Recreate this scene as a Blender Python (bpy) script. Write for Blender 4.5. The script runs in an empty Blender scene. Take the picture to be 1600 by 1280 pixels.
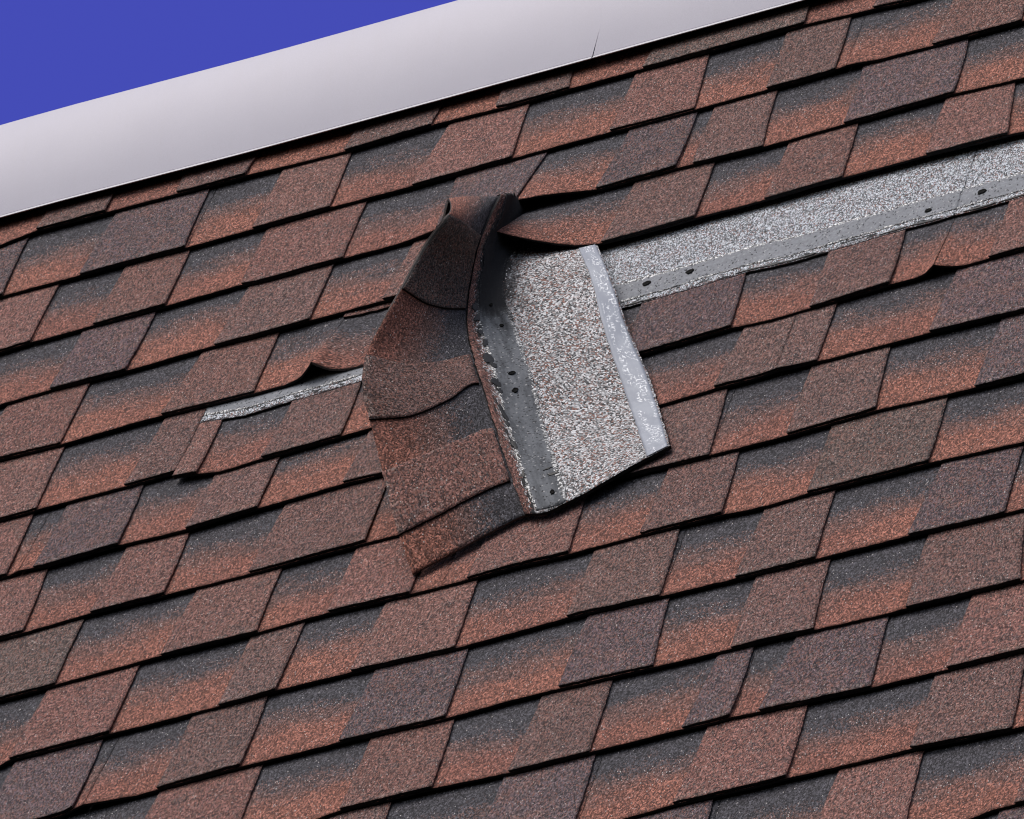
import bpy, math, random
import numpy as np

# ---------------------------------------------------------------- camera, sky, sun, exposure
scene = bpy.context.scene
C = bpy.data.collections.new("roof_scene"); scene.collection.children.link(C)
PITCH = 1.1137276741743747                       # mansard slope, radians
DD = np.array([0.0, -math.cos(PITCH), -math.sin(PITCH)])     # down the slope
NN = np.array([0.0, -math.sin(PITCH), math.cos(PITCH)])      # out of the slope
ZOFF = 7.15                                      # roof origin above the ground
CAM_LOC = np.array([3.2887318889, -7.1797148643, -5.5545914351 + ZOFF])
cam_d = bpy.data.cameras.new("camera")
cam = bpy.data.objects.new("camera", cam_d); C.objects.link(cam)
cam.location = CAM_LOC
cam.rotation_euler = (math.pi / 2 + 0.5693705986, 0.0, 0.4484087756)
cam_d.sensor_width = 36.0
cam_d.lens = 12029.2957 / 1600.0 * 36.0
cam_d.clip_start = 0.1; cam_d.clip_end = 3000.0
scene.camera = cam
scene.view_settings.view_transform = 'Standard'
scene.view_settings.look = 'None'
scene.view_settings.gamma = 1.0
scene.view_settings.exposure = 0.0
scene.cycles.filter_width = 1.1

SUN_EL = math.radians(57.0)
SUN_AZ = math.radians(203.0)                     # compass bearing of the sun, clockwise from +Y
world = bpy.data.worlds.new("World"); scene.world = world
world.use_nodes = True
wn = world.node_tree.nodes; wl = world.node_tree.links
wn.clear()
wo = wn.new('ShaderNodeOutputWorld'); wb = wn.new('ShaderNodeBackground')
sky = wn.new('ShaderNodeTexSky'); sky.sky_type = 'NISHITA'; sky.sun_disc = False
sky.sun_elevation = SUN_EL; sky.sun_rotation = SUN_AZ
sky.air_density = 1.0; sky.dust_density = 4.0; sky.ozone_density = 1.0
wl.new(sky.outputs[0], wb.inputs[0]); wb.inputs[1].default_value = 0.115
wl.new(wb.outputs[0], wo.inputs[0])
sun_d = bpy.data.lights.new("sun", 'SUN'); sun_d.energy = 2.3; sun_d.angle = math.radians(55.0)
sun_d.color = (1.0, 0.975, 0.95)
sun = bpy.data.objects.new("sun", sun_d); C.objects.link(sun)
from mathutils import Vector
_sd = Vector((math.sin(SUN_AZ) * math.cos(SUN_EL), math.cos(SUN_AZ) * math.cos(SUN_EL), math.sin(SUN_EL)))
sun.rotation_euler = _sd.to_track_quat('Z', 'Y').to_euler()
sun.location = (0, -5, 20)

RNG = random.Random(11)
EXPO = 0.143                                     # exposure of one course, metres
SLOPE = 0.0066 / EXPO                            # each strip leans in by this much
TH = 0.0030                                      # thickness of one layer

# ---------------------------------------------------------------- helpers
def roof(u, v, h):
    """roof coordinates (metres along, down and out of the slope) -> world"""
    return (u, DD[1] * v + NN[1] * h, ZOFF + DD[2] * v + NN[2] * h)

def interp(tab, x):
    return float(np.interp(x, [t[0] for t in tab], [t[1] for t in tab]))

_nt = {}
def vnoise(x, seed):
    """smooth 1-D noise, -1..1"""
    i = math.floor(x); f = x - i; f = f * f * (3 - 2 * f)
    def g(k):
        key = (k, seed)
        if key not in _nt: _nt[key] = random.Random(k * 7919 + seed * 104729).uniform(-1, 1)
        return _nt[key]
    return g(i) * (1 - f) + g(i + 1) * f

def fbm(x, seed, f0, octs=3):
    a = 0; amp = 1; tot = 0
    for k in range(octs):
        a += amp * vnoise(x * f0 * 2 ** k, seed + 31 * k); tot += amp; amp *= .55
    return a / tot

def link(name, me, parent=None):
    o = bpy.data.objects.new(name, me); C.objects.link(o)
    if parent is not None: o.parent = parent
    return o

def tag(o, label=None, cat=None, group=None, kind=None):
    if label: o['label'] = label
    if cat: o['category'] = cat
    if group: o['group'] = group
    if kind: o['kind'] = kind
    return o

def mesh_obj(name, verts, faces, mats, parent=None, midx=None, uvs=None, smooth=False, color=None):
    me = bpy.data.meshes.new(name)
    me.from_pydata(verts, [], faces)
    for m in mats: me.materials.append(m)
    if midx is not None: me.polygons.foreach_set('material_index', midx)
    if uvs is not None:
        ul = me.uv_layers.new(name='UVMap')
        li = np.zeros(len(me.loops), dtype=np.int32); me.loops.foreach_get('vertex_index', li)
        ul.data.foreach_set('uv', np.array(uvs, dtype=np.float32)[li].ravel())
    if smooth: me.polygons.foreach_set('use_smooth', [bool(s) for s in (smooth if isinstance(smooth, list) else [smooth] * len(me.polygons))])
    me.update()
    o = link(name, me, parent)
    if color is not None: o.color = (*color, 1.0)
    return o

def empty(name, loc):
    o = bpy.data.objects.new(name, None); C.objects.link(o)
    o.location = loc; o.empty_display_size = .05
    return o

def sheet(name, uL, uR, s0, s1, hoff, th, surf, mats, parent, jit=.0006, seed=0, color=None,
          cell=.006, rag=0.0, ragf=90., butt=None, undercut=0.0, side=1):
    """a closed thin sheet over (u, s); uL/uR are functions of s; ragged granule edges"""
    w = abs(uR(s0) - uL(s0)); nu = max(3, int(w / cell)); ns = max(3, int((s1 - s0) / cell))
    r = random.Random(seed + 17)
    V = []; UV = []
    for lower in (0, 1):
        r = random.Random(seed + 17)
        for j in range(ns + 1):
            for i in range(nu + 1):
                fj = j / ns; fi = i / nu
                s = s0 + (s1 - s0) * fj
                u = uL(s) * (1 - fi) + uR(s) * fi
                if i in (0, nu):
                    u += r.uniform(-jit, jit) * .5 + (rag * fbm(s, seed + (5 if i else 9), ragf) if rag else 0)
                if j in (0, ns):
                    s += r.uniform(-jit, jit) * .8
                    if rag: s += rag * fbm(u, seed + (1 if j else 3), ragf)
                    if j == 0 and butt: s += butt(u)
                if lower and undercut and i in (0, nu): u += undercut if i == 0 else -undercut
                V.append(surf(u, s, hoff - (th if lower else 0)))
                UV.append((u, s))
    n = (nu + 1) * (ns + 1)
    F = []; M = []
    def vid(lv, i, j): return lv * n + j * (nu + 1) + i
    # u to the right, s up the slope: counter-clockwise seen from outside
    for j in range(ns):
        for i in range(nu):
            F.append((vid(0, i, j), vid(0, i + 1, j), vid(0, i + 1, j + 1), vid(0, i, j + 1))); M.append(0)
            F.append((vid(1, i, j), vid(1, i, j + 1), vid(1, i + 1, j + 1), vid(1, i + 1, j))); M.append(1)
    for i in range(nu):
        F.append((vid(0, i, 0), vid(1, i, 0), vid(1, i + 1, 0), vid(0, i + 1, 0))); M.append(1)
        F.append((vid(0, i + 1, ns), vid(1, i + 1, ns), vid(1, i, ns), vid(0, i, ns))); M.append(1)
    for j in range(ns):
        F.append((vid(0, 0, j + 1), vid(1, 0, j + 1), vid(1, 0, j), vid(0, 0, j))); M.append(side)
        F.append((vid(0, nu, j), vid(1, nu, j), vid(1, nu, j + 1), vid(0, nu, j + 1))); M.append(side)
    off = tuple(parent.location) if parent is not None else (0, 0, 0)
    V = [(a - off[0], b - off[1], c - off[2]) for a, b, c in V]
    sm = [m == 0 for m in M]
    for q in range(len(M) - 2 * ns, len(M)): sm[q] = False
    return mesh_obj(name, V, F, mats, parent, M, UV, sm, color)

# ---------------------------------------------------------------- materials
class NT:
    def __init__(s, name):
        s.m = bpy.data.materials.new(name); s.m.use_nodes = True
        s.n = s.m.node_tree.nodes; s.l = s.m.node_tree.links; s.n.clear()
        s.out = s.n.new('ShaderNodeOutputMaterial'); s.b = s.n.new('ShaderNodeBsdfPrincipled')
        s.l.new(s.b.outputs[0], s.out.inputs[0])
    def put(s, sock, v):
        if hasattr(v, 'is_output'): s.l.new(v, sock)
        elif isinstance(v, (tuple, list)) and len(v) == 3 and sock.type == 'RGBA': sock.default_value = (*v, 1)
        else: sock.default_value = v
    def math(s, op, a, b=None, c=None, clamp=False):
        n = s.n.new('ShaderNodeMath'); n.operation = op; n.use_clamp = clamp
        s.put(n.inputs[0], a)
        if b is not None: s.put(n.inputs[1], b)
        if c is not None: s.put(n.inputs[2], c)
        return n.outputs[0]
    def mix(s, f, a, b, mode='MIX'):
        n = s.n.new('ShaderNodeMix'); n.data_type = 'RGBA'; n.blend_type = mode
        s.put(n.inputs[0], f); s.put(n.inputs[6], a); s.put(n.inputs[7], b)
        return n.outputs[2]
    def smooth(s, x, lo, hi, a=0.0, b=1.0):
        n = s.n.new('ShaderNodeMapRange'); n.interpolation_type = 'SMOOTHSTEP'
        s.put(n.inputs[0], x); n.inputs[1].default_value = lo; n.inputs[2].default_value = hi
        n.inputs[3].default_value = a; n.inputs[4].default_value = b
        return n.outputs[0]
    def vec(s, x, y, z=0.0):
        n = s.n.new('ShaderNodeCombineXYZ'); s.put(n.inputs[0], x); s.put(n.inputs[1], y); s.put(n.inputs[2], z)
        return n.outputs[0]
    def noise(s, v, scale=1.0, detail=2.0, rough=.5):
        n = s.n.new('ShaderNodeTexNoise'); s.put(n.inputs['Vector'], v)
        n.inputs['Scale'].default_value = scale; n.inputs['Detail'].default_value = detail
        n.inputs['Roughness'].default_value = rough
        return n.outputs[0]
    def voro(s, v, scale=1.0):
        n = s.n.new('ShaderNodeTexVoronoi'); n.voronoi_dimensions = '2D'; s.put(n.inputs['Vector'], v)
        n.inputs['Scale'].default_value = scale
        c = s.n.new('ShaderNodeSeparateColor'); s.l.new(n.outputs['Color'], c.inputs[0])
        return n.outputs['Distance'], c.outputs[0], c.outputs[1], c.outputs[2]
    def ramp(s, x, stops):
        n = s.n.new('ShaderNodeValToRGB'); s.put(n.inputs[0], x)
        e = n.color_ramp.elements
        while len(e) < len(stops): e.new(.5)
        for k, (p, c) in enumerate(stops):
            e[k].position = p; e[k].color = (c, c, c, 1) if not isinstance(c, tuple) else (*c, 1)
        return n.outputs[0]
    def coords(s):
        uv = s.n.new('ShaderNodeUVMap'); sp = s.n.new('ShaderNodeSeparateXYZ'); s.l.new(uv.outputs[0], sp.inputs[0])
        oi = s.n.new('ShaderNodeObjectInfo')
        return sp.outputs[0], sp.outputs[1], oi
    def finish(s, col, height, rough=.9, spec=.25, bump=.6, dist=.0006):
        s.put(s.b.inputs['Base Color'], col); s.put(s.b.inputs['Roughness'], rough)
        s.b.inputs['Specular IOR Level'].default_value = spec
        if height is not None:
            b = s.n.new('ShaderNodeBump'); b.inputs['Strength'].default_value = bump
            b.inputs['Distance'].default_value = dist
            s.put(b.inputs['Height'], height); s.l.new(b.outputs[0], s.b.inputs['Normal'])
        return s.m

GX, GY = 1 / .00135, 1 / .0024                   # granule cells per metre
def granule_cells(t, kx=1.0, ky=None):
    ky = kx if ky is None else ky
    U, S, oi = t.coords()
    r = t.math('MULTIPLY', oi.outputs['Random'], 91.7)
    v = t.vec(t.math('MULTIPLY_ADD', U, GX * kx, r), t.math('MULTIPLY_ADD', S, GY * ky, t.math('MULTIPLY', r, 1.7)))
    # second coarser set gives clusters of like granules
    d, a, b, c = t.voro(v)
    v2 = t.vec(t.math('MULTIPLY_ADD', U, GX * .36 * kx, r), t.math('MULTIPLY_ADD', S, GY * .45 * ky, r))
    n2 = t.noise(v2, 1.0, 2.0, .7)
    return U, S, oi, r, d, a, b, c, n2

def jitter(t, base, a, b, c, n2, d, contrast=1.0, glint=.994, glint_col=(.42, .39, .385)):
    """granule to granule change of brightness and hue"""
    br = t.ramp(a, [(0.0, .25), (.22, .46), (.5, .86), (.78, 1.38), (1.0, 2.35)])
    if contrast != 1.0:
        br = t.math('MULTIPLY_ADD', t.math('SUBTRACT', br, 1.0), contrast, 1.0)
    br = t.math('MULTIPLY', br, t.smooth(n2, .25, .75, .66, 1.36))
    col = t.mix(1.0, base, br, 'MULTIPLY')
    warm = t.math('MULTIPLY', t.smooth(b, .80, .86), .55)
    col = t.mix(warm, col, (.245, .110, .085))
    cool = t.math('MULTIPLY', t.smooth(b, .20, .12), .60)
    col = t.mix(cool, col, (.048, .044, .050))
    col = t.mix(t.math('MULTIPLY', t.math('GREATER_THAN', c, .925), .42), col, (.27, .215, .19))
    g = t.math('MULTIPLY', t.math('GREATER_THAN', c, glint), t.math('LESS_THAN', d, .42))
    return t.mix(g, col, glint_col)

def mat_tab(kx=1.0, ky=1.0, name='tab_granules'):
    t = NT(name)
    U, S, oi, r, d, a, b, c, n2 = granule_cells(t, kx, ky)
    base = oi.outputs['Color']
    lv = t.vec(t.math('MULTIPLY_ADD', U, 22.0, r), t.math('MULTIPLY', S, 30.0), r)
    n = t.noise(lv, 1.0, 3.0, .6)
    base = t.mix(t.smooth(n, .50, .72, 0.0, .55), base, (.150, .082, .068))
    n_ = t.noise(t.vec(t.math('MULTIPLY_ADD', U, 35.0, r), t.math('MULTIPLY', S, 48.0), 7.3), 1.0, 3.0, .6)
    base = t.mix(t.smooth(n_, .54, .72, 0.0, .5), base, (.060, .053, .055))
    # worn pale fringe close to the butt
    fr = t.math('MULTIPLY', t.smooth(S, .012, .002), t.smooth(t.noise(lv, 4.0, 2.0), .40, .60, 0.0, .38))
    base = t.mix(fr, base, (.20, .17, .155))
    col = jitter(t, base, a, b, c, n2, d)
    return t.finish(col, t.math('MULTIPLY_ADD', d, -1.0, a))

def mat_backing(kx=1.0, ky=1.0, amt=1.0, shift=0.0, name='shadow_band_granules'):
    t = NT(name)
    U, S, oi, r, d, a, b, c, n2 = granule_cells(t, kx, ky)
    n = t.noise(t.vec(t.math('MULTIPLY_ADD', U, 14.0, r), t.math('MULTIPLY', S, 30.0), r), 1.0, 4.0, .65)
    x = t.math('DIVIDE', S, EXPO)
    x = t.math('ADD', x, t.math('MULTIPLY', t.math('SUBTRACT', n, .5), .66 * amt))
    x = t.math('ADD', x, shift)
    x = t.math('ADD', x, t.math('MULTIPLY', t.math('SUBTRACT', b, .5), .28))
    x = t.math('ADD', x, t.math('MULTIPLY', t.math('SUBTRACT', n2, .5), .30))
    seg = t.noise(t.vec(t.math('MULTIPLY_ADD', U, 5.0, r), r, 3.1), 1.0, 1.0, .5)
    x = t.math('ADD', x, t.math('MULTIPLY', t.math('SUBTRACT', seg, .5), .30 * amt))
    orange = t.mix(t.smooth(seg, .3, .7), (.232, .097, .070), (.188, .080, .062))
    brown = (.128, .076, .068); slate = (.054, .052, .060)
    col = t.mix(t.smooth(x, .30, .52), orange, brown)
    col = t.mix(t.smooth(x, .60, .71), col, slate)
    u2 = t.math('MULTIPLY', t.smooth(x, .40, .52), t.smooth(x, .78, .66))
    br = t.ramp(a, [(0.0, .30), (.22, .50), (.5, .88), (.78, 1.34), (1.0, 2.15)])
    br = t.math('MULTIPLY', br, t.smooth(n2, .25, .75, .68, 1.32))
    col = t.mix(1.0, col, br, 'MULTIPLY')
    col = t.mix(t.math('MULTIPLY', t.smooth(b, .20, .12), .5), col, (.045, .042, .046))
    gl = t.math('MULTIPLY', t.math('GREATER_THAN', t.math('MULTIPLY_ADD', u2, .014, c), .994), t.math('LESS_THAN', d, .44))
    col = t.mix(gl, col, (.46, .43, .42))
    return t.finish(col, t.math('MULTIPLY_ADD', d, -1.0, a))

def mat_headlap(warm=.16, kx=1.0, ky=1.0, name='headlap_granules', torn=False, low=.1475):
    t = NT(name)
    U, S, oi, r, d, a, b, c, n2 = granule_cells(t, kx, ky)
    rr = t.math('ADD', t.math('MULTIPLY', a, .80), t.math('MULTIPLY', n2, .30))
    g = t.ramp(rr, [(.16, .040), (.32, .115), (.50, .25), (.66, .41), (.85, .68)])
    col = t.mix(1.0, g, (.96, .965, 1.0) if torn else (.93, .98, 1.06), 'MULTIPLY')
    big = t.noise(t.vec(t.math('MULTIPLY', U, 26.0), t.math('MULTIPLY', S, 30.0), 2.0), 1.0, 3.0, .6)
    pr = t.math('MULTIPLY', t.smooth(b, 1 - warm, 1 - warm + .05), t.smooth(big, .35, .6, .4, 1.0))
    col = t.mix(pr, col, (.24, .125, .10))
    # the strip just above the tabs keeps the tab's brown granules
    n = t.noise(t.vec(t.math('MULTIPLY', U, 60.0), t.math('MULTIPLY', S, 60.0), 4.0), 1.0, 4.0, .7)
    e = t.math('ADD', S, t.math('MULTIPLY', t.math('SUBTRACT', n, .5), .022))
    e = t.math('ADD', e, t.math('MULTIPLY', t.math('SUBTRACT', c, .5), .010))
    tb = jitter(t, oi.outputs['Color'], a, b, c, n2, d)
    lower = t.smooth(e, low, low + .003)
    col = t.mix(lower, tb, col)
    # patches of bare asphalt where the sealant pulled the granules off
    n3 = t.noise(t.vec(t.math('MULTIPLY', U, 42.0), t.math('MULTIPLY', S, 95.0), 9.0), 1.0, 3.0, .55)
    band = t.math('MULTIPLY', t.smooth(e, low - .004, low), t.smooth(e, low + .0165, low + .0115))
    bare = t.math('MULTIPLY', band, t.smooth(n3, .555, .585))
    col = t.mix(bare, col, (.030, .030, .032))
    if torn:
        # black asphalt round the torn fold, with the curled tab's shade painted in
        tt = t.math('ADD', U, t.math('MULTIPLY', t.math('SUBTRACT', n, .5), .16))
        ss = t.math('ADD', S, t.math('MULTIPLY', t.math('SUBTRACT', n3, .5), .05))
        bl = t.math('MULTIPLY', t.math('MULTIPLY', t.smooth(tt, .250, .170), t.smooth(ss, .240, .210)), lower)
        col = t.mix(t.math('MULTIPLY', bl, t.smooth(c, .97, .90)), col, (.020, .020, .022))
    return t.finish(col, t.math('MULTIPLY_ADD', d, -1.0, a), bump=.7, dist=.0008)

def mat_sealant():
    t = NT('nailing_strip_asphalt')
    U, S, oi, r, d, a, b, c, n2 = granule_cells(t, .9)
    n = t.noise(t.vec(t.math('MULTIPLY', U, 16.0), t.math('MULTIPLY', S, 60.0), r), 1.0, 5.0, .65)
    fl = t.n.new('ShaderNodeSeparateColor'); t.l.new(oi.outputs['Color'], fl.inputs[0]); fl = fl.outputs[0]
    col = t.mix(t.smooth(n, .3, .7), (.085, .090, .100), (.165, .174, .190))
    col = t.mix(t.math('MULTIPLY', t.smooth(fl, .5, .6), .6), col, (.27, .28, .305))
    col = t.mix(1.0, col, t.smooth(n2, .2, .8, .80, 1.18), 'MULTIPLY')
    col = t.mix(t.math('GREATER_THAN', a, .975), col, (.33, .33, .34))
    col = t.mix(t.math('LESS_THAN', a, .06), col, (.05, .05, .055))
    oc = t.n.new('ShaderNodeSeparateColor'); t.l.new(oi.outputs['Color'], oc.inputs[0])
    gr = t.ramp(t.math('ADD', t.math('MULTIPLY', a, .8), t.math('MULTIPLY', n2, .3)), [(.16, .03), (.32, .10), (.50, .24), (.66, .46), (.85, .78)])
    wob = t.math('MULTIPLY', t.math('SUBTRACT', n, .5), .010)
    dl = t.math('ADD', t.math('SUBTRACT', S, oc.outputs[1]), wob); du = t.math('ADD', t.math('SUBTRACT', oc.outputs[2], S), wob)
    pe = t.math('ADD', t.smooth(dl, .0055, .0005), t.smooth(du, .0070, .0005))
    col = t.mix(t.math('GREATER_THAN', pe, b), col, gr)
    # asphalt smears near the crest, blackened to stand in for the curled tab's shadow
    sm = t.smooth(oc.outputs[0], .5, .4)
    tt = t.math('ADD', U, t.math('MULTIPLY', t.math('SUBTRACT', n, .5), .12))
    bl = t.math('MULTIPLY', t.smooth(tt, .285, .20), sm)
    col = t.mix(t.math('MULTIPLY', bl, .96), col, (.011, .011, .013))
    return t.finish(col, t.math('ADD', n, t.math('MULTIPLY', n2, .3)), rough=.85, spec=.15, bump=.6, dist=.0012)

def mat_tape():
    t = NT('release_tape_film')
    U, S, oi = t.coords()
    n = t.noise(t.vec(t.math('MULTIPLY', U, 30.0), t.math('MULTIPLY', S, 60.0)), 1.0, 3.0, .6)
    col = t.mix(t.smooth(n, .3, .7), (.245, .265, .315), (.315, .338, .390))
    w = t.noise(t.vec(t.math('MULTIPLY', U, 150.0), t.math('MULTIPLY', S, 420.0)), 1.0, 2.0, .5)
    w2 = t.noise(t.vec(t.math('MULTIPLY', U, 420.0), t.math('MULTIPLY', S, 150.0), 5.0), 1.0, 2.0, .5)
    blk = t.noise(t.vec(t.math('MULTIPLY', U, 26.0), t.math('MULTIPLY', S, 60.0), 8.0), 1.0, 2.0, .5)
    m = t.math('MAXIMUM', t.smooth(w, .585, .615), t.smooth(w2, .585, .615))
    mid = t.math('MULTIPLY', t.smooth(S, .3085, .3125), t.smooth(S, .3325, .3285))
    m = t.math('MULTIPLY', t.math('MULTIPLY', m, t.smooth(blk, .45, .52)), mid)
    col = t.mix(t.math('MULTIPLY', m, .85), col, (.78, .80, .84))
    return t.finish(col, n, rough=.55, spec=.35, bump=.35, dist=.0012)

def mat_plain(name, col, rough=.8, spec=.2, sc=120.0, amt=.35):
    t = NT(name)
    tc = t.n.new('ShaderNodeTexCoord')
    n = t.noise(tc.outputs['Object'], sc, 3.0, .6)
    c = t.mix(t.smooth(n, .3, .7), tuple(x * (1 - amt) for x in col), tuple(x * (1 + amt) for x in col))
    return t.finish(c, n, rough=rough, spec=spec, bump=.3, dist=.0004)

def mat_coping():
    t = NT('painted_coping_metal')
    tc = t.n.new('ShaderNodeTexCoord')
    n = t.noise(tc.outputs['Object'], 6.0, 4.0, .6)
    n2 = t.noise(tc.outputs['Object'], 900.0, 1.0, .5)
    sp = t.n.new('ShaderNodeSeparateXYZ'); t.l.new(tc.outputs['Object'], sp.inputs[0])
    streak = t.noise(t.vec(t.math('MULTIPLY', sp.outputs[0], 60.0), sp.outputs[1], t.math('MULTIPLY', sp.outputs[2], 4.0)), 1.0, 3.0, .6)
    c = t.mix(t.smooth(n, .3, .7), (.415, .402, .478), (.438, .425, .500))
    c = t.mix(t.smooth(streak, .45, .75, 0.0, .10), c, (.40, .37, .40))
    c = t.mix(1.0, c, t.smooth(n2, .2, .8, .96, 1.04), 'MULTIPLY')
    return t.finish(c, n2, rough=.42, spec=.4, bump=.05, dist=.0003)

M_TAB = mat_tab(); M_BACK = mat_backing()
M_TABF = mat_tab(.66, 1.6, 'flap_tab_granules'); M_BACKF = mat_backing(.66, 1.6, .45, .06, 'flap_shadow_band_granules')
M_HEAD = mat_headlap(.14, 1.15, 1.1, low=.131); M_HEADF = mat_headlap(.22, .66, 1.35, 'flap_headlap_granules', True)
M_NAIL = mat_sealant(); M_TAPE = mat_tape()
M_EDGE = mat_plain('asphalt_core', (.011, .0105, .011), .85, .2, 300.0, .4)
M_TAR = mat_plain('black_adhesive', (.014, .014, .015), .55, .35, 500.0, .5)
M_RIM = mat_plain('granule_dusted_edge', (.070, .060, .057), .9, .2, 600.0, .5)
M_HOLE = mat_plain('nail_hole_black', (.006, .006, .006), .9, .1)
M_COPE = mat_coping()
M_LIP = mat_plain('coping_hem_paint', (.46, .45, .49), .4, .4, 200.0, .03)
M_DECK = mat_plain('roofing_felt', (.010, .010, .011), .95, .1, 60.0, .4)
M_WALL = mat_plain('render_wall', (.30, .27, .24), .9, .2, 20.0, .1)

TABCOL = {'b': (.113, .067, .061), 'r': (.150, .075, .064), 'p': (.080, .058, .064), 'g': (.092, .068, .061), 'd': (.062, .048, .044)}

# ---------------------------------------------------------------- sky backdrop: a piece of dome far behind the roof
def build_sky():
    t = bpy.data.materials.new('blue_sky'); t.use_nodes = True
    n = t.node_tree.nodes; n.clear()
    o = n.new('ShaderNodeOutputMaterial'); e = n.new('ShaderNodeEmission')
    e.inputs[0].default_value = (.0595, .0735, .4700, 1); e.inputs[1].default_value = 1.0
    t.node_tree.links.new(e.outputs[0], o.inputs[0])
    V = []; F = []; R = 600.0; na, ne = 36, 18
    for j in range(ne + 1):
        el = math.radians(8 + 52 * j / ne)
        for i in range(na + 1):
            az = 0.4484 + math.radians(-38 + 76 * i / na)
            V.append((CAM_LOC[0] - math.sin(az) * math.cos(el) * R, CAM_LOC[1] + math.cos(az) * math.cos(el) * R, CAM_LOC[2] + math.sin(el) * R))
    for j in range(ne):
        for i in range(na):
            a = j * (na + 1) + i; F.append((a, a + 1, a + na + 2, a + na + 1))
    o = mesh_obj('sky', V, F, [t], smooth=True)
    tag(o, 'flat deep blue sky above the white coping', 'sky', kind='structure')
build_sky()

# ---------------------------------------------------------------- roof deck and parapet behind the shingles
def box_sheet(name, u0, u1, v0, v1, h0, h1, mat, parent=None):
    V = [roof(u, v, h) for h in (h0, h1) for v in (v0, v1) for u in (u0, u1)]
    F = [(0, 1, 3, 2), (4, 6, 7, 5), (0, 4, 5, 1), (2, 3, 7, 6), (0, 2, 6, 4), (1, 5, 7, 3)]
    return mesh_obj(name, V, F, [mat], parent)
deck = box_sheet('roof_deck', -3.0, 3.0, -.16, 3.0, -.060, -.024, M_DECK)
tag(deck, 'dark roofing felt deck under the red brown shingles', 'roof deck', kind='structure')

# ---------------------------------------------------------------- shingle courses
# every entry: ('L' | 'R', position at the butt, position at the top of the exposure)
EDGES = {
 0: [('L',-0.8542,-0.8403), ('R',-0.7507,-0.7522), ('L',-0.6476,-0.6585), ('R',-0.5462,-0.5389), ('L',-0.4037,-0.3969), ('R',-0.2810,-0.2733), ('L',-0.1896,-0.1952), ('R',-0.0873,-0.1040), ('L',0.0150,0.0264), ('R',0.2366,0.2318), ('L',0.3305,0.3387)],
 1: [('R',-0.8588,-0.8676), ('L',-0.7474,-0.7402), ('R',-0.5942,-0.6019), ('L',-0.4983,-0.4962), ('R',-0.3886,-0.3956), ('L',-0.2739,-0.2596), ('R',-0.1345,-0.1451), ('L',-0.0017,0.0021), ('R',0.1145,0.1042), ('L',0.2111,0.2096), ('R',0.3042,0.2983), ('L',0.4325,0.4425)],
 2: [('R',-0.7784,-0.7801), ('L',-0.6896,-0.6839), ('R',-0.5852,-0.5903), ('L',-0.4800,-0.4807), ('R',-0.3371,-0.3406), ('L',-0.2064,-0.2148), ('R',-0.0929,-0.0895), ('L',0.0078,0.0231), ('R',0.1165,0.1158), ('L',0.1390,0.1390), ('R',0.2333,0.2236), ('L',0.3389,0.3383), ('R',0.4840,0.4782)],
 3: [('L',-0.7133,-0.7067), ('R',-0.6044,-0.6023), ('L',-0.4824,-0.4713), ('R',-0.3499,-0.3525), ('L',0.0440,0.0586), ('R',0.1685,0.1659), ('L',0.2589,0.2652), ('R',0.3606,0.3559), ('L',0.4684,0.4698)],
 4: [('R',-0.6578,-0.6589), ('L',-0.5195,-0.5021), ('R',-0.3913,-0.3949)],
 5: [('R',-0.6496,-0.6549), ('L',-0.5299,-0.5177), ('R',-0.4605,-0.4592), ('L',-0.4592,-0.4592), ('R',-0.4235,-0.4280), ('L',-0.3390,-0.3317), ('R',-0.2340,-0.2410), ('L',0.1305,0.1279), ('R',0.2696,0.2610), ('L',0.3694,0.3683), ('R',0.4709,0.4656), ('L',0.5930,0.5974)],
 6: [('R',-0.6508,-0.6569), ('L',-0.6131,-0.6112), ('R',-0.4996,-0.5070), ('L',-0.4101,-0.4019), ('R',-0.3154,-0.3176), ('L',-0.2052,-0.1988), ('L',0.2716,0.2850), ('R',0.4023,0.4016), ('L',0.5406,0.5521)],
 7: [('R',-0.5878,-0.5985), ('L',-0.5005,-0.4926), ('R',-0.4018,-0.4084), ('L',-0.2921,-0.2830), ('R',-0.1403,-0.1459), ('R',0.2940,0.2873), ('L',0.3904,0.3916), ('R',0.4995,0.4904), ('L',0.6195,0.6276)],
 8: [('R',-0.5081,-0.5114), ('L',-0.3719,-0.3617), ('R',-0.2466,-0.2512), ('L',-0.1581,-0.1552), ('R',-0.0512,-0.0574), ('L',0.0196,0.0260), ('R',0.1477,0.1397), ('L',0.2344,0.2411), ('R',0.3369,0.3291), ('L',0.4399,0.4423), ('R',0.5870,0.5842)],
 9: [('L',-0.5293,-0.5215), ('R',-0.3997,-0.4024), ('L',-0.2612,-0.2582), ('R',-0.1890,-0.1893), ('L',-0.0952,-0.0852), ('R',0.0366,0.0304), ('L',0.1728,0.1758), ('R',0.2877,0.2814), ('L',0.3791,0.3867), ('R',0.4753,0.4718), ('L',0.5859,0.6001)],
 10: [('L',-0.3026,-0.2981), ('R',-0.1974,-0.2022), ('L',-0.0758,-0.0664), ('R',0.0565,0.0501), ('L',0.1929,0.1960), ('R',0.3080,0.2964), ('L',0.4004,0.4012), ('R',0.4986,0.4912), ('L',0.6071,0.6061)],
 11: [('L',-0.0414,-0.0389), ('R',0.0717,0.0641), ('L',0.1634,0.1695), ('R',0.2601,0.2559), ('L',0.3685,0.3820), ('R',0.4254,0.4249), ('L',0.4595,0.4755), ('R',0.5902,0.5848), ('L',0.6767,0.6810)],
 12: [('R',0.2701,0.2642), ('L',0.3855,0.3958), ('R',0.5167,0.5132), ('L',0.6573,0.6605), ('R',0.7733,0.7642)],
}
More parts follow.
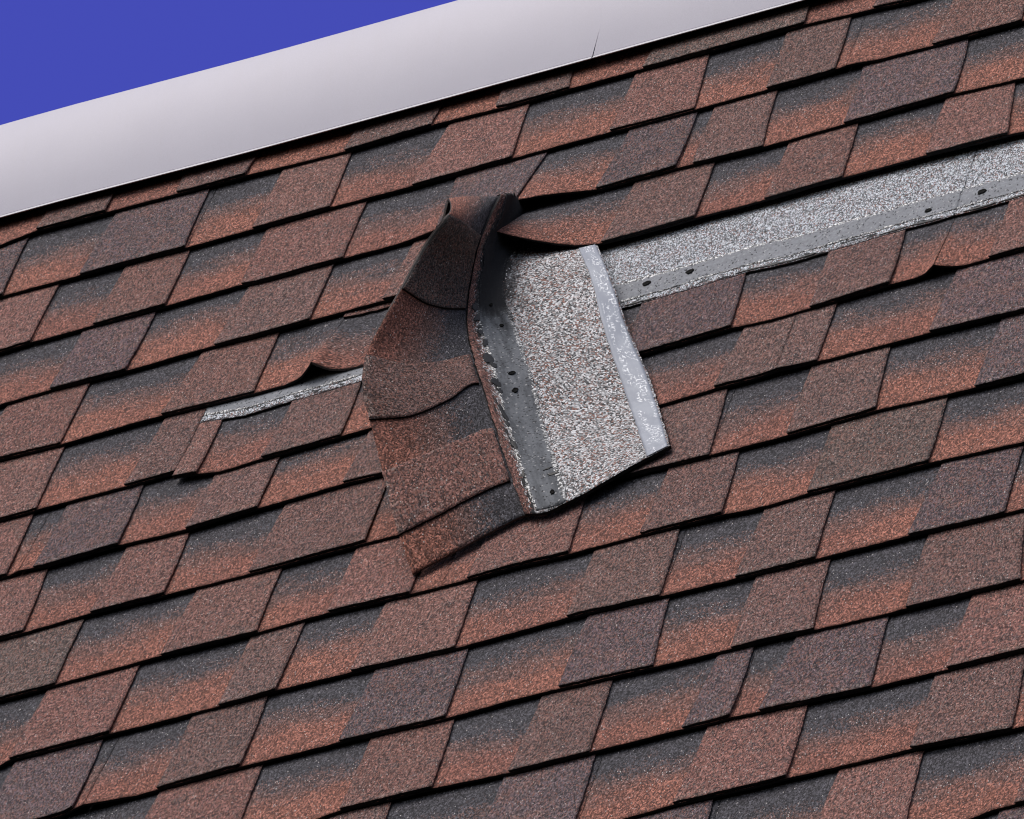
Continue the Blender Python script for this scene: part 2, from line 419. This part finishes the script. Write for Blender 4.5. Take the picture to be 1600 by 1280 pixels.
BUTT = {
 0: [(-0.904,-0.0078), (-0.854,-0.0210), (-0.532,-0.0128), (-0.404,-0.0056), (-0.281,-0.0115), (-0.167,-0.0054), (-0.087,-0.0075), (0.103,-0.0054), (0.186,-0.0068), (0.234,-0.0066), (0.383,0.0087)],
 1: [(-0.864,-0.0072), (-0.747,-0.0053), (-0.595,-0.0018), (-0.494,-0.0018), (-0.389,-0.0037), (-0.274,-0.0022), (-0.136,-0.0018), (-0.000,-0.0031), (0.114,-0.0006), (0.213,-0.0017), (0.304,-0.0031), (0.435,0.0014), (0.553,0.0017)],
 2: [(-0.822,-0.0000), (-0.777,-0.0026), (-0.690,-0.0032), (-0.585,-0.0015), (-0.482,-0.0049), (-0.459,-0.0002), (-0.337,-0.0020), (0.115,-0.0025), (0.231,0.0032), (0.339,0.0007), (0.482,-0.0019), (0.575,0.0057)],
 3: [(-0.783,-0.0020), (-0.711,-0.0065), (-0.602,-0.0031), (-0.483,-0.0064), (-0.425,-0.0041), (-0.350,-0.0063), (0.044,-0.0039), (0.167,-0.0061), (0.264,-0.0049), (0.359,-0.0086), (0.467,-0.0075), (0.595,-0.0022)],
 4: [(-0.743,-0.0045), (-0.658,-0.0028), (-0.521,-0.0062), (-0.389,-0.0020)],
 5: [(-0.700,0.0051), (-0.650,0.0037), (-0.530,0.0033), (-0.466,-0.0006)],
 6: [(-0.661,0.0026), (-0.613,0.0044), (-0.502,0.0005), (-0.411,0.0036), (-0.319,-0.0020), (-0.206,-0.0084), (-0.156,-0.0077), (0.204,-0.0041), (0.271,-0.0091), (0.340,-0.0107), (0.400,-0.0103), (0.539,-0.0101), (0.657,-0.0062)],
 7: [(-0.620,0.0052), (-0.590,0.0051), (-0.501,-0.0006), (-0.405,0.0005), (-0.291,0.0010), (-0.142,-0.0023), (0.195,-0.0044), (0.291,-0.0022), (0.367,-0.0020), (0.390,-0.0025), (0.499,-0.0088), (0.621,-0.0025), (0.679,-0.0010)],
 8: [(-0.581,0.0007), (-0.510,-0.0003), (-0.369,-0.0065), (-0.249,-0.0045), (-0.160,-0.0093), (-0.053,-0.0042), (0.020,-0.0047), (0.075,-0.0082), (0.148,-0.0045), (0.234,-0.0079), (0.333,-0.0059), (0.393,-0.0020), (0.442,-0.0057), (0.589,-0.0061), (0.701,-0.0001)],
 9: [(-0.540,0.0065), (-0.529,-0.0010), (-0.406,-0.0036), (-0.263,-0.0060), (-0.215,-0.0076), (-0.191,-0.0097), (-0.098,-0.0091), (0.035,-0.0037), (0.106,-0.0075), (0.193,-0.0106), (0.286,-0.0062), (0.379,-0.0052), (0.418,-0.0047), (0.475,-0.0039), (0.586,-0.0041), (0.721,-0.0020)],
 10: [(-0.443,0.0037), (-0.303,-0.0022), (-0.199,-0.0066), (-0.179,-0.0065), (-0.078,-0.0075), (0.055,-0.0038), (0.136,-0.0083), (0.190,-0.0082), (0.308,-0.0041), (0.402,-0.0028), (0.444,-0.0035), (0.497,-0.0008), (0.576,0.0013), (0.606,0.0010), (0.743,0.0011)],
 11: [(-0.071,-0.0030), (-0.039,-0.0091), (0.070,-0.0082), (0.167,-0.0030), (0.260,-0.0051), (0.368,-0.0059), (0.424,-0.0072), (0.469,-0.0041), (0.589,0.0006), (0.677,0.0001), (0.764,-0.0014)],
 12: [(0.321,-0.0022), (0.388,-0.0056), (0.495,-0.0040), (0.517,-0.0051), (0.659,-0.0037), (0.773,0.0026), (0.785,0.0017)],
 13: [(0.746,0.0103), (0.772,0.0030), (0.807,0.0025)],
 '5b': [(-0.455,0.0180), (-0.423,0.0244), (-0.394,0.0284), (-0.337,0.0244), (-0.233,0.0198), (-0.200,0.0173), (0.153,0.0076), (0.267,0.0007), (0.317,0.0062), (0.369,0.0031), (0.469,-0.0021), (0.528,-0.0020), (0.593,-0.0045), (0.636,-0.0055)],
}


JOINTS = {0: [-.279], 1: [-.593, .318], 2: [-.777, .118], 3: [-.2, .9], 4: [-.305], 5: [-.4595, .529],
          6: [-.634, .352], 7: [-.70, .2955], 8: [-.0125, .95], 9: [-.71, .289], 10: [-.392, .6065], 11: [-.57, .427],
          12: [-.73, .272], 13: [-.45, .55], 14: [-.2, .8], 15: [.99], 16: [.99]}
# curled-up stretches: (position, lift at the butt)
LIFT = {2: [(-.26, 0), (-.21, .005), (-.17, .012), (-.09, .016), (-.06, .013), (-.02, .006), (.012, 0)],
        3: [(-.60, 0), (-.1005, .068), (-.085, .060), (-.062, .044), (-.04, .031), (-.015, .0175), (.010, .007), (.04, .0005), (.06, 0)],
        4: [(-.350, 0), (-.328, .004), (-.311, .016), (-.3045, .022)],
        5: [(-.458, .0035), (-.43, .004), (-.40, .001), (.505, 0), (.518, .004), (.5285, .012), (.5335, .009), (.548, .003), (.565, 0)],
        1: [(.29, 0), (.316, .0035), (.33, .003), (.36, 0)],
        10: [(-.42, 0), (-.394, .006), (-.36, .003), (-.33, 0)],
        6: [(-.65, 0), (-.635, .004), (-.60, .001), (.33, 0), (.352, .002), (.38, 0)]}
COLKEY = {-1: 'bbbbbbbbbbbb',
 0: ['b', 'b', 'b', 'b', 'g', 'b', 'r'], 1: ['p', 'p', 'r', 'r', 'r', 'b', 'r'], 2: ['r', 'r', 'r', 'p', 'p', 'b', 'p'],
 3: ['p', 'b', 'b', 'r', 'r'], 4: ['r', 'r'], 5: ['r', 'b', 'r', 'b', 'p', 'b', 'r'], 6: ['r', 'p', 'b', 'b', 'b', 'p'],
 7: ['r', 'r', 'b', 'b', 'b', 'p'], 8: ['g', 'r', 'r', 'r', 'b', 'g'], 9: ['r', 'b', 'r', 'b', 'b', 'p'],
 10: ['b', 'p', 'p', 'b', 'b'], 11: ['r', 'b', 'p', 'p', 'r', 'b'], 12: ['p', 'r', 'b', 'b']}
U_MIN, U_MAX = -1.32, 1.12

def tabs_of(row):
    """list of (left butt, left top, right butt, right top, colour letter) of every tab of a course"""
    r = random.Random(900 + row)
    es = sorted(EDGES.get(row, []), key=lambda e: e[1])
    prs = []; i = 0
    if es and es[0][0] == 'R':
        w = r.uniform(.10, .14)
        prs.append([es[0][1] - w, es[0][2] - w + .012, es[0][1], es[0][2]]); i = 1
    while i < len(es):
        l = es[i]
        if l[0] == 'R':
            w = r.uniform(.115, .14); prs.append([l[1] - w, l[2] - w + .012, l[1], l[2]]); i += 1; continue
        if i + 1 < len(es) and es[i + 1][0] == 'R': q = es[i + 1]; i += 2
        else:
            w = r.uniform(.105, .15); q = ('R', l[1] + w, l[2] + w - .016); i += 1
        prs.append([l[1], l[2], q[1], q[2]])
    cols = list(COLKEY.get(row, []))
    prs = [p + [cols[k] if k < len(cols) else 'b'] for k, p in enumerate(prs)]
    if not prs:
        c = -.25 + r.uniform(-.1, .1); prs = [[c, c + .006, c + .12, c + .117, 'b']]
    # fill holes hidden by the torn strip, and carry the pattern on to both sides
    out = [prs[0]]
    for p in prs[1:]:
        while p[0] - out[-1][2] > .27 and row != 4:
            a = out[-1][2] + r.uniform(.08, .11); w = min(r.uniform(.09, .14), p[0] - a - .06)
            out.append([a, a + .008, a + w, a + w - .006, r.choice('brpb')])
        out.append(p)
    while out[0][0] > U_MIN - .2:
        b = out[0][0] - r.uniform(.08, .13); w = r.uniform(.09, .15)
        out.insert(0, [b - w, b - w + .008, b, b - .006, r.choice('brpb')])
    while out[-1][2] < U_MAX + .2:
        a = out[-1][2] + r.uniform(.08, .13); w = r.uniform(.09, .15)
        out.append([a, a + .008, a + w, a + w - .006, r.choice('brpb')])
    return out

ORD = ['first', 'second', 'third', 'fourth', 'fifth', 'sixth', 'seventh', 'eighth', 'ninth', 'tenth', 'eleventh',
       'twelfth', 'thirteenth', 'fourteenth', 'fifteenth', 'sixteenth', 'seventeenth']
LABELS = {}
def strip_label(row, k, n, side): return None

def make_surf(row, bt, lift, useed, decay=.15, wav=1.0):
    def V(u): return row * EXPO + (interp(bt, u) if bt else -.003 + .003 * fbm(u, row + 70, 4.0))
    def surf(u, s, h):
        w = max(0.0, 1 - s / decay)
        lf = interp(lift, u) if lift else 0.0
        hh = h - SLOPE * s + lf * w ** 1.15 + wav * w * (.0009 + .0009 * fbm(u, useed, 9.0))
        vv = V(u) + .0007 * fbm(u, useed + 5, 55.0) * (1 if s < .02 else 0) - s
        return roof(u, vv, hh)
    return surf

def build_strip(row, u0, u1, tabs, bt, lift, label, exposed=False, head_col=None):
    sd = row * 100 + int((u0 + 5) * 37)
    surf = make_surf(row, bt, lift, sd)
    cu = (max(u0, -1.3) + min(u1, 1.1)) / 2
    root = empty('asphalt_shingle', roof(cu, row * EXPO, 0))
    tag(root, label, 'roof shingle', 'shingle strips of the mansard roof')
    a, b = u0 + .0002, u1 - .0002
    sheet('backing_layer', lambda s: a, lambda s: b, 0, .176, -TH, TH - .0002, surf, [M_BACK, M_EDGE], root,
          seed=sd, cell=.0065)
    my = []
    for (lb, lt, rb, rt, c) in tabs:
        m = (lb + rb) / 2
        if rb < u0 + .004 or lb > u1 - .004: continue
        if lb < u0: lb = lt = a
        if rb > u1 + .012: rb = rt = b
        if rb - lb < .012: continue
        my.append((lb, lt, rb, rt, c))
    top = .1315 if exposed else .165
    for k, (lb, lt, rb, rt, c) in enumerate(my):
        sl, sr = (lt - lb) / EXPO, (rt - rb) / EXPO
        base = TABCOL[c]; j = RNG.uniform(.90, 1.12); j2 = RNG.uniform(.95, 1.06)
        col = (base[0] * j * j2, base[1] * j, base[2] * j)
        bow = RNG.uniform(-.0016, .0016)
        tw = RNG.uniform(0, .0016)
        def tsurf(u, s, h, lb=lb, rb=rb, tw=tw):
            f = (u - lb) / (rb - lb)
            return surf(u, s, h + max(0, 1 - s / .10) * tw * (f if tw > .0008 else 1 - f))
        sheet('shingle_tab', (lambda s, lb=lb, sl=sl, bow=bow: lb + sl * s + bow * math.sin(s / EXPO * 3.14)),
              (lambda s, rb=rb, sr=sr, bow=bow: rb + sr * s + bow * math.sin(s / EXPO * 3.14)),
              RNG.uniform(-.0012, .0008), top, 0, TH, tsurf, [M_TAB, M_EDGE], root, jit=.0008, seed=sd + 7 * k, color=col, cell=.0055,
              rag=.0004, ragf=50., undercut=.0012, side=0)
    if exposed:
        hc = head_col or TABCOL['b']
        sheet('headlap', lambda s: a, lambda s: b, .1300, .312, .0004, TH, surf, [M_HEAD, M_EDGE], root, seed=sd + 3,
              color=hc, cell=.005, rag=.0010, ragf=60.)
        sheet('nailing_strip', lambda s: a + .001, lambda s: b - .001, .1475, .197, .0010, .0005, surf, [M_NAIL, M_NAIL],
              root, seed=sd + 4, color=(1, .1475, .197), cell=.0035, rag=.0030, ragf=30., jit=.0010)
    return root, surf

def nail_hole(parent, surf, u, s, a=.0052, b=.0036, seed=0, h=.0013):
    r = random.Random(seed); n = 14; V = []; UV = []
    off = tuple(parent.location)
    ang = r.uniform(-.5, .5)
    for ring, hh in ((1.0, h), (.82, h + .0009), (.45, h + .0002)):
        for k in range(n):
            t = 6.283 * k / n; q = ring * (1 + .45 * fbm(math.cos(t) * 1.5 + 3, seed, 1.6) + .3 * fbm(math.sin(t) * 1.5 + 7, seed, 1.6))
            x = a * q * math.cos(t); y = b * q * math.sin(t)
            V.append(surf(u + x * math.cos(ang) - y * math.sin(ang), s + x * math.sin(ang) + y * math.cos(ang), hh)); UV.append((u, s))
    V.append(surf(u, s, h + .0001)); UV.append((u, s))
    V = [(p[0] - off[0], p[1] - off[1], p[2] - off[2]) for p in V]
    F = [(ring * n + k, ring * n + (k + 1) % n, (ring + 1) * n + (k + 1) % n, (ring + 1) * n + k) for ring in (0, 1) for k in range(n)]
    F += [(2 * n + k, 2 * n + (k + 1) % n, 3 * n) for k in range(n)]
    return mesh_obj('nail_hole', V, F, [M_HOLE], parent, uvs=UV)

def dab(parent, surf, u, s, a, b, seed, ang=0.0, h=.0016, name='adhesive_dab'):
    """a ragged flat blob of old adhesive or bared asphalt lying on the sheet"""
    n = 40; V = []; UV = []
    off = tuple(parent.location)
    for ring, hh in ((1.0, h - .0012), (.93, h), (.5, h + .0002)):
        for k in range(n):
            t = 6.28318 * k / n
            q = ring * (1 + .38 * fbm(math.cos(t) + 3, seed, 2.2) + .30 * fbm(math.sin(t) + 9, seed + 2, 3.0) + .22 * fbm(t, seed + 4, 3.5) * math.sin(t / 2))
            x = a * q * math.cos(t); y = b * q * math.sin(t)
            V.append(surf(u + x * math.cos(ang) - y * math.sin(ang), s + x * math.sin(ang) + y * math.cos(ang), hh)); UV.append((u, s))
    V.append(surf(u, s, h + .0002)); UV.append((u, s))
    V = [(p[0] - off[0], p[1] - off[1], p[2] - off[2]) for p in V]
    F = [(r * n + k, r * n + (k + 1) % n, (r + 1) * n + (k + 1) % n, (r + 1) * n + k) for r in (0, 1) for k in range(n)]
    F += [(2 * n + k, 2 * n + (k + 1) % n, 3 * n) for k in range(n)]
    return mesh_obj(name, V, F, [M_TAR], parent, uvs=UV)

SURF5 = {}
def course(row):
    js = sorted(JOINTS[row])
    while js[0] > U_MIN: js.insert(0, js[0] - 1.0)
    if row == 4: js = [js[0], -.305]
    else:
        while js[-1] < U_MAX: js.append(js[-1] + 1.0)
    tabs = tabs_of(row)
    if row >= 13:                                # joints of the unseen rows fall beside a tab
        rs = [q[2] + .001 for q in tabs]
        js = [min(rs, key=lambda e: abs(e - x)) for x in js]
    vis = VIEW(row)
    js = [js[0] if js[0] < U_MIN else U_MIN - .1] + [x for x in js[1:] if vis[0] < x < vis[1] or (row == 4 and x == js[-1])] + ([U_MAX + .1] if row != 4 else [])
    spans = list(zip(js[:-1], js[1:]))
    if row == 3: spans = [(max(a, -1.2), b) for a, b in spans if b <= -.19] + [(-.1005, 1.9)]
    spans = [(max(a, U_MIN - .1), min(b, U_MAX + .1)) for a, b in spans]
    spans = [sp for sp in spans if sp[1] - sp[0] > .05]
    for k, (a, b) in enumerate(spans):
        bt = BUTT.get(row); lift = LIFT.get(row); exposed = False; hc = None
        if row == 5:
            exposed = a > -.5
            if a > -.5: bt = BUTT['5b']
            if a < -.5: lift = None; bt = BUTT[5]
            hc = TABCOL['p'] if a > -.5 and a < 0 else TABCOL['r']
        if row == 3 and b < 0: lift = None
        if row == 2: pass
        lab = LABELS.get((row, k)) or auto_label(row, k, len(spans), [q for q in tabs if q[2] > a and q[0] < b])
        root, surf = build_strip(row, a, b, tabs, bt, lift, lab, exposed, hc)
        if row == 5: SURF5[k] = (root, surf, a, b)

def VIEW(row):
    # stretch of each course that the photograph shows
    return (-.900 + .040 * row, .532 + .021 * row)

def auto_label(row, k, n, tabs=()):
    vis = VIEW(row)
    letters = [q[4] for q in tabs if q[2] > vis[0] and q[0] < vis[1]] or ['b']
    word = {'b': 'brown', 'r': 'reddish', 'p': 'purplish', 'g': 'greyish'}[max('brpg', key=letters.count)]
    w = {1: ['running right across'], 2: ['left of two', 'right of two'], 3: ['left of three', 'middle of three', 'right of three']}[n][k]
    return '%s shingle strip in the %s course below the white coping, %s' % (word, ORD[row], w)

LABELS.update({
    (3, 1): 'shingle strip with its left end curled up high over the torn flap',
    (4, 0): 'reddish shingle strip left of the torn flap, its right corner curled up',
    (5, 1): 'slipped shingle strip with a long band of pale grey gravel bared above it',
    (5, 2): 'shingle strip at the right edge with a pale gravel band and curled left corner'})

for row in range(0, 17):
    if row not in BUTT: BUTT[row] = None
    course(row)

# nail holes in the exposed headlap of the sixth course
for k, (root, surf, a, b) in SURF5.items():
    for (u, s, sz) in ((.1255, .1765, 1.0), (.182, .1755, 1.0), (.490, .162, .85), (.5565, .173, 1.15)):
        if a < u < b: nail_hole(root, surf, u, s, .0050 * sz, .0058 * sz, int(u * 1000), .0016)

for k, (root, surf, a, b) in SURF5.items():
    r5 = random.Random(5)
    for (u, s, w, hgt) in ((.118, .134, .012, .0016), (.138, .133, .010, .0013), (.268, .1345, .016, .0022), (.300, .1350, .022, .0024), (.335, .1350, .020, .0020),
                           (.452, .1350, .016, .0020), (.490, .1345, .020, .0022), (.520, .1340, .012, .0018), (.560, .1345, .016, .0022), (.60, .1345, .02, .002)):
        if a < u - w and u + w < b:
            dab(root, surf, u, s, w, hgt, int(u * 1000), r5.uniform(-.05, .05), .0014, 'bared_asphalt')

# ---------------------------------------------------------------- the torn strip
# control points of the bent sheet: rows run along the strip from the crest to its free end,
# columns from the butt edge to the taped upper edge; (along, down, out) of the slope in metres
FLAP = [
  [(-0.0986,0.4544,0.1290), (-0.0879,0.4254,0.1103), (-0.0771,0.4034,0.0932), (-0.0661,0.3870,0.0795), (-0.0743,0.3396,0.0520), (-0.1011,0.2364,-0.0120), (-0.0320,0.3200,-0.0130), (-0.0039,0.3240,-0.0140)],
  [(-0.0396,0.5993,0.1792), (-0.0419,0.5709,0.1519), (-0.0472,0.5453,0.1247), (-0.0573,0.5100,0.0940), (-0.0700,0.4625,0.0608), (-0.0758,0.3852,0.0140), (-0.0100,0.3765,-0.0110), (0.0184,0.3792,-0.0120)],
  [(-0.0688,0.6399,0.1648), (-0.0694,0.6102,0.1319), (-0.0690,0.5758,0.1023), (-0.0682,0.5459,0.0763), (-0.0667,0.5227,0.0562), (-0.0649,0.4767,0.0260), (0.0262,0.4641,0.0080), (0.0489,0.4521,0.0030)],
  [(-0.0846,0.7234,0.1607), (-0.0769,0.7044,0.1253), (-0.0675,0.6771,0.0951), (-0.0577,0.6467,0.0714), (-0.0508,0.6220,0.0533), (-0.0323,0.5953,0.0351), (0.0600,0.5513,0.0140), (0.0883,0.5504,0.0097)],
  [(-0.1013,0.7778,0.1533), (-0.0811,0.7648,0.1200), (-0.0618,0.7358,0.0925), (-0.0444,0.7030,0.0719), (-0.0306,0.6822,0.0542), (-0.0074,0.6608,0.0352), (0.0942,0.6544,0.0199), (0.1217,0.6435,0.0075)],
  [(-0.1178,0.8188,0.1419), (-0.0821,0.8148,0.1138), (-0.0521,0.7899,0.0902), (-0.0262,0.7600,0.0718), (-0.0063,0.7456,0.0537), (0.0146,0.7187,0.0344), (0.1171,0.7225,0.0163), (0.1496,0.7153,0.0066)],
  [(-0.1192,0.8663,0.1252), (-0.0748,0.8649,0.1033), (-0.0398,0.8355,0.0863), (-0.0115,0.8003,0.0721), (0.0119,0.7995,0.0518), (0.0355,0.7726,0.0317), (0.1406,0.7883,0.0116), (0.1781,0.7841,0.0052)],
  [(-0.1108,0.9071,0.1024), (-0.0637,0.8982,0.0884), (-0.0290,0.8652,0.0779), (-0.0018,0.8269,0.0676), (0.0264,0.8507,0.0450), (0.0524,0.8260,0.0256), (0.1586,0.8381,0.0075), (0.1967,0.8360,0.0042)],
  [(-0.0958,0.9692,0.0686), (-0.0507,0.9473,0.0630), (-0.0109,0.9252,0.0561), (0.0242,0.9057,0.0469), (0.0509,0.9208,0.0330), (0.0745,0.8997,0.0183), (0.1816,0.9002,0.0059), (0.2171,0.8935,0.0049)],
  [(-0.0687,1.0626,0.0318), (-0.0220,1.0396,0.0303), (0.0179,1.0139,0.0277), (0.0551,0.9946,0.0235), (0.0766,0.9926,0.0197), (0.1054,0.9814,0.0129), (0.2040,0.9601,0.0082), (0.2362,0.9490,0.0077)],
  [(-0.0538,1.1087,0.0068), (-0.0075,1.0839,0.0071), (0.0336,1.0597,0.0071), (0.0714,1.0406,0.0068), (0.0968,1.0491,0.0072), (0.1246,1.0404,0.0069), (0.2143,0.9884,0.0081), (0.2443,0.9733,0.0082)],
]

F_S = [0, .045, .09, .1315, .163, .205, .30, .335]
F_T = [0, .063, .124, .216, .281, .341, .399, .447, .524, .614, .662]
pre = []
for (t, u, hh) in ((-.300, -.305, .0230), (-.286, -.291, .0095), (-.265, -.271, .0015), (-.235, -.242, .0), (-.165, -.178, .006)):
    pre.append([(u, .572 - .004 - s, -SLOPE * s - .0005 + hh * (max(0, 1 - s / .16) ** 1.2)) for s in F_S])
mid = []
for i, s in enumerate(F_S):
    a = np.array(pre[-1][i]); b = np.array(FLAP[0][i])
    m = a * .42 + b * .58; m[2] += .012 * (1 - s / .36); m[2] = min(m[2], .12)
    m[0] -= .012 * (1 - s / .36); mid.append(tuple(m))
mid[0] = (-.1215, .459, .101); mid[1] = (-.116, .432, .086)
CP = np.array(pre + [mid] + FLAP, dtype=float)
F_TT = [-.300, -.286, -.265, -.235, -.165, -.075] + F_T

def hermite(x, xs, ys):
    """cubic through points with finite-difference slopes; linear beyond the ends"""
    n = len(xs)
    k = min(max(int(np.searchsorted(xs, x)) - 1, 0), n - 2)
    def sl(i):
        if i == 0: return (ys[1] - ys[0]) / (xs[1] - xs[0])
        if i == n - 1: return (ys[-1] - ys[-2]) / (xs[-1] - xs[-2])
        a = (ys[i] - ys[i - 1]) / (xs[i] - xs[i - 1]); b = (ys[i + 1] - ys[i]) / (xs[i + 1] - xs[i])
        h0, h1 = xs[i] - xs[i - 1], xs[i + 1] - xs[i]
        return (a * h1 + b * h0) / (h0 + h1)
    h = xs[k + 1] - xs[k]; f = (x - xs[k]) / h
    if f < 0: return ys[0] + sl(0) * (x - xs[0])
    if f > 1: return ys[-1] + sl(n - 1) * (x - xs[-1])
    m0, m1 = sl(k) * h, sl(k + 1) * h
    return (2 * f ** 3 - 3 * f * f + 1) * ys[k] + (f ** 3 - 2 * f * f + f) * m0 + (-2 * f ** 3 + 3 * f * f) * ys[k + 1] + (f ** 3 - f * f) * m1

_fc = {}
def flap_base(t, s):
    key = (round(t, 5), round(s, 5))
    if key in _fc: return _fc[key]
    col = [hermite(t, F_TT, CP[:, i]) for i in range(len(F_S))]
    p = hermite(s, F_S, col)
    # hard crease of the first fold, and crumpling of the nailing strip near the crest
    w = math.exp(-((t - .02) / .09) ** 2) * math.exp(-((s - .180) / .035) ** 2)
    p = p + np.array([.006 * w * fbm(s + .4 * t, 505, 55.0), 0, .011 * w * (fbm(t + s * .6, 501, 40.0) * .6 + fbm(s - t * .3, 503, 60.0) * .8)])
    _fc[key] = p
    return p
_EP = .002
def flap_surf(t, s, h):
    p = flap_base(t, s)
    a = flap_base(t + _EP, s) - flap_base(t - _EP, s); b = flap_base(t, s + _EP) - flap_base(t, s - _EP)
    n = np.cross(a, b)
    n = np.array([n[0], n[1], n[2]])
    # (u, v, h) is left-handed when v points down the slope
    n = -n / (np.linalg.norm(n) + 1e-12)
    q = p + n * h
    return roof(*q)

torn = empty('torn_shingle', roof(-.24, .572, 0))
tag(torn, 'torn shingle strip folded over and hanging down, showing grey gravel and silver tape', 'roof shingle')
T_END = .662
sheet('backing_layer', lambda s: -.2985, lambda s: T_END, 0, .170, -TH, TH - .0002, flap_surf, [M_BACKF, M_RIM], torn,
      seed=801, cell=.006, jit=.0004)
for k, (tl, tl2, tr, tr2, c) in enumerate([(.069, .062, .213, .207, 'd'), (.343, .334, .445, .441, 'b'), (.526, .518, .612, .608, 'r')]):
    base = TABCOL[c]
    sheet('shingle_tab', (lambda s, a=tl, b=tl2: a + (b - a) * s / EXPO), (lambda s, a=tr, b=tr2: a + (b - a) * s / EXPO), -.0004, .1315,
          0, TH, flap_surf, [M_TABF, M_EDGE], torn, jit=.0007, seed=810 + k, color=base, cell=.005)
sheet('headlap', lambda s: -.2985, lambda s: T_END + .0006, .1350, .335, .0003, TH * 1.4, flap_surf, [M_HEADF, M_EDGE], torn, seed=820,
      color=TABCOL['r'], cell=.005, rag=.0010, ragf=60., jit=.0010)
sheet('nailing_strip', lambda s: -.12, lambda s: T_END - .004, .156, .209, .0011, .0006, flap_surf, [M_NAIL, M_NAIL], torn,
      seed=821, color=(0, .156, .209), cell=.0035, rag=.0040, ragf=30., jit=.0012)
sheet('release_tape', lambda s: .085, lambda s: T_END - .001, .3045, .3325, .0014, .0006, flap_surf, [M_TAPE, M_TAPE], torn,
      seed=822, cell=.0035, jit=.0003, rag=.0006, ragf=80.)
for (t, s, sz) in ((.205, .181, .8), (.262, .190, .9), (.385, .181, 1.0), (.418, .180, 1.0), (.640, .192, .9)):
    nail_hole(torn, flap_surf, t, s, .0040 * sz, .0048 * sz, int(t * 900), .0017)

for k, (t, s, a, b) in enumerate([(.235, .1535, .0105, .0060), (.262, .1545, .0050, .0030), (.280, .1545, .0075, .0038), (.305, .1560, .0090, .0040),
                                  (.345, .1530, .0120, .0070), (.362, .1580, .0080, .0050), (.408, .1555, .0110, .0052), (.422, .1590, .0060, .0035), (.468, .1560, .0120, .0050),
                                  (.490, .1570, .0060, .0030), (.535, .1570, .0100, .0045), (.560, .1580, .0050, .0026), (.600, .1570, .0070, .0030), (.205, .150, .010, .005)]):
    dab(torn, flap_surf, t, s, a, b, 40 + k, .2 * (k % 3 - 1), .0016)
dab(torn, flap_surf, .612, .200, .0022, .0105, 77, 0.0, .0018); dab(torn, flap_surf, .600, .196, .0015, .0080, 78, .2, .0018)

# ---------------------------------------------------------------- white metal coping along the top of the slope
def coping(u0, u1, name_seed, label, gap):
    # section in (y out from the wall, z up), starting at the hem
    lip = np.array(roof(0, -.0500, .0100))[1:]
    y0, z0 = lip
    outer = [(-.0012, -.0003), (-.0012, .0003), (-.0008, .0012), (-.0003, .0024), (.0002, .0036)]
    H = .172
    for q in [.004] + [k / 18 for k in range(1, 18)] + [.994, 1.0]:      # face leans back a little towards the top
        outer.append((.0002 + .026 * q ** 2.4, .0036 + H * q - .006 * q ** 4))
    ly, lz = outer[-1]
    outer.append((ly + .012, lz + .004)); outer.append((ly + .10, lz + .004)); outer.append((ly + .22, lz + .004)); outer.append((ly + .22, lz - .14))
    n = len(outer)
    root = empty('metal_coping', ((u0 + u1) / 2, y0, z0))
    tag(root, label, 'coping')
    nu = 40
    def strip(name, idx, mat, hollow):
        V = []; F = []
        us = [u0 + (u1 - u0) * i / nu for i in range(nu + 1)]
        m = len(idx); th = .0012
        for u in us:
            for side in (0, 1):
                for q in idx:
                    y, z = outer[q]
                    a = outer[max(q - 1, 0)]; b = outer[min(q + 1, n - 1)]
                    tx, tz = b[0] - a[0], b[1] - a[1]; L = math.hypot(tx, tz)
                    ny, nz = -tz / L, tx / L           # outward
                    w = .0004 * fbm(u, 700, 1.2)
                    dv = interp([(-.84, -.0112), (-.54, -.0015), (-.17, .0010), (.18, .0025), (.8, .0035)], u)
                    y += DD[1] * dv; z += DD[2] * dv
                    x = u
                    zz = outer[q][1]
                    if abs(u + .0595) < .003: x = -.0595 + .25 * min(zz, .05) + (-1 if u < -.0595 else 1) * .0009 * max(.03, 1 - zz / .042)
                    V.append((x - (u0 + u1) / 2, y - ny * th * side + w, z - nz * th * side))
        st = 2 * m; SM = {}
        for i in range(nu):
            for k in range(m - 1):
                a = i * st + k; F.append((a, a + st, a + st + 1, a + 1)); SM[len(F) - 1] = True
                a = i * st + m + k; F.append((a, a + 1, a + st + 1, a + st))
            a = i * st; F.append((a, a + m, a + m + st, a + st))
            a = i * st + m - 1; F.append((a, a + st, a + m + st, a + m))
        for i in (0, nu):
            for k in range(m - 1):
                a = i * st + k; e = len(V); V += [V[a], V[a + 1], V[a + m + 1], V[a + m]]
                F.append((e, e + 1, e + 2, e + 3) if i == 0 else (e, e + 3, e + 2, e + 1))
        o = mesh_obj(name, V, F, [mat], root, smooth=[bool(SM.get(q)) for q in range(len(F))])
        return o
    strip('hem', [0, 1, 2, 3, 4], M_LIP, False)
    strip('coping_face', list(range(4, n - 4)), M_COPE, False)
    strip('top_flange', list(range(n - 5, n)), M_COPE, False)
    return root
coping(-2.6, -.0596, 1, 'white metal coping length left of the open joint', 0)
coping(-.0594, 2.6, 2, 'white metal coping length right of the open joint', 0)
# timber blocking that the coping is fixed over
lip = roof(0, -.0500, .0100)
V = [(x, y, z) for z in (lip[2] - .03, lip[2] + .13) for y in (lip[1] + .045, lip[1] + .26) for x in (-2.6, 2.6)]
blk = mesh_obj('parapet_wall', V, [(0, 2, 3, 1), (4, 5, 7, 6), (0, 1, 5, 4), (2, 6, 7, 3), (0, 4, 6, 2), (1, 3, 7, 5)], [M_DECK])
tag(blk, 'dark parapet wall under the white coping', 'wall', kind='structure')
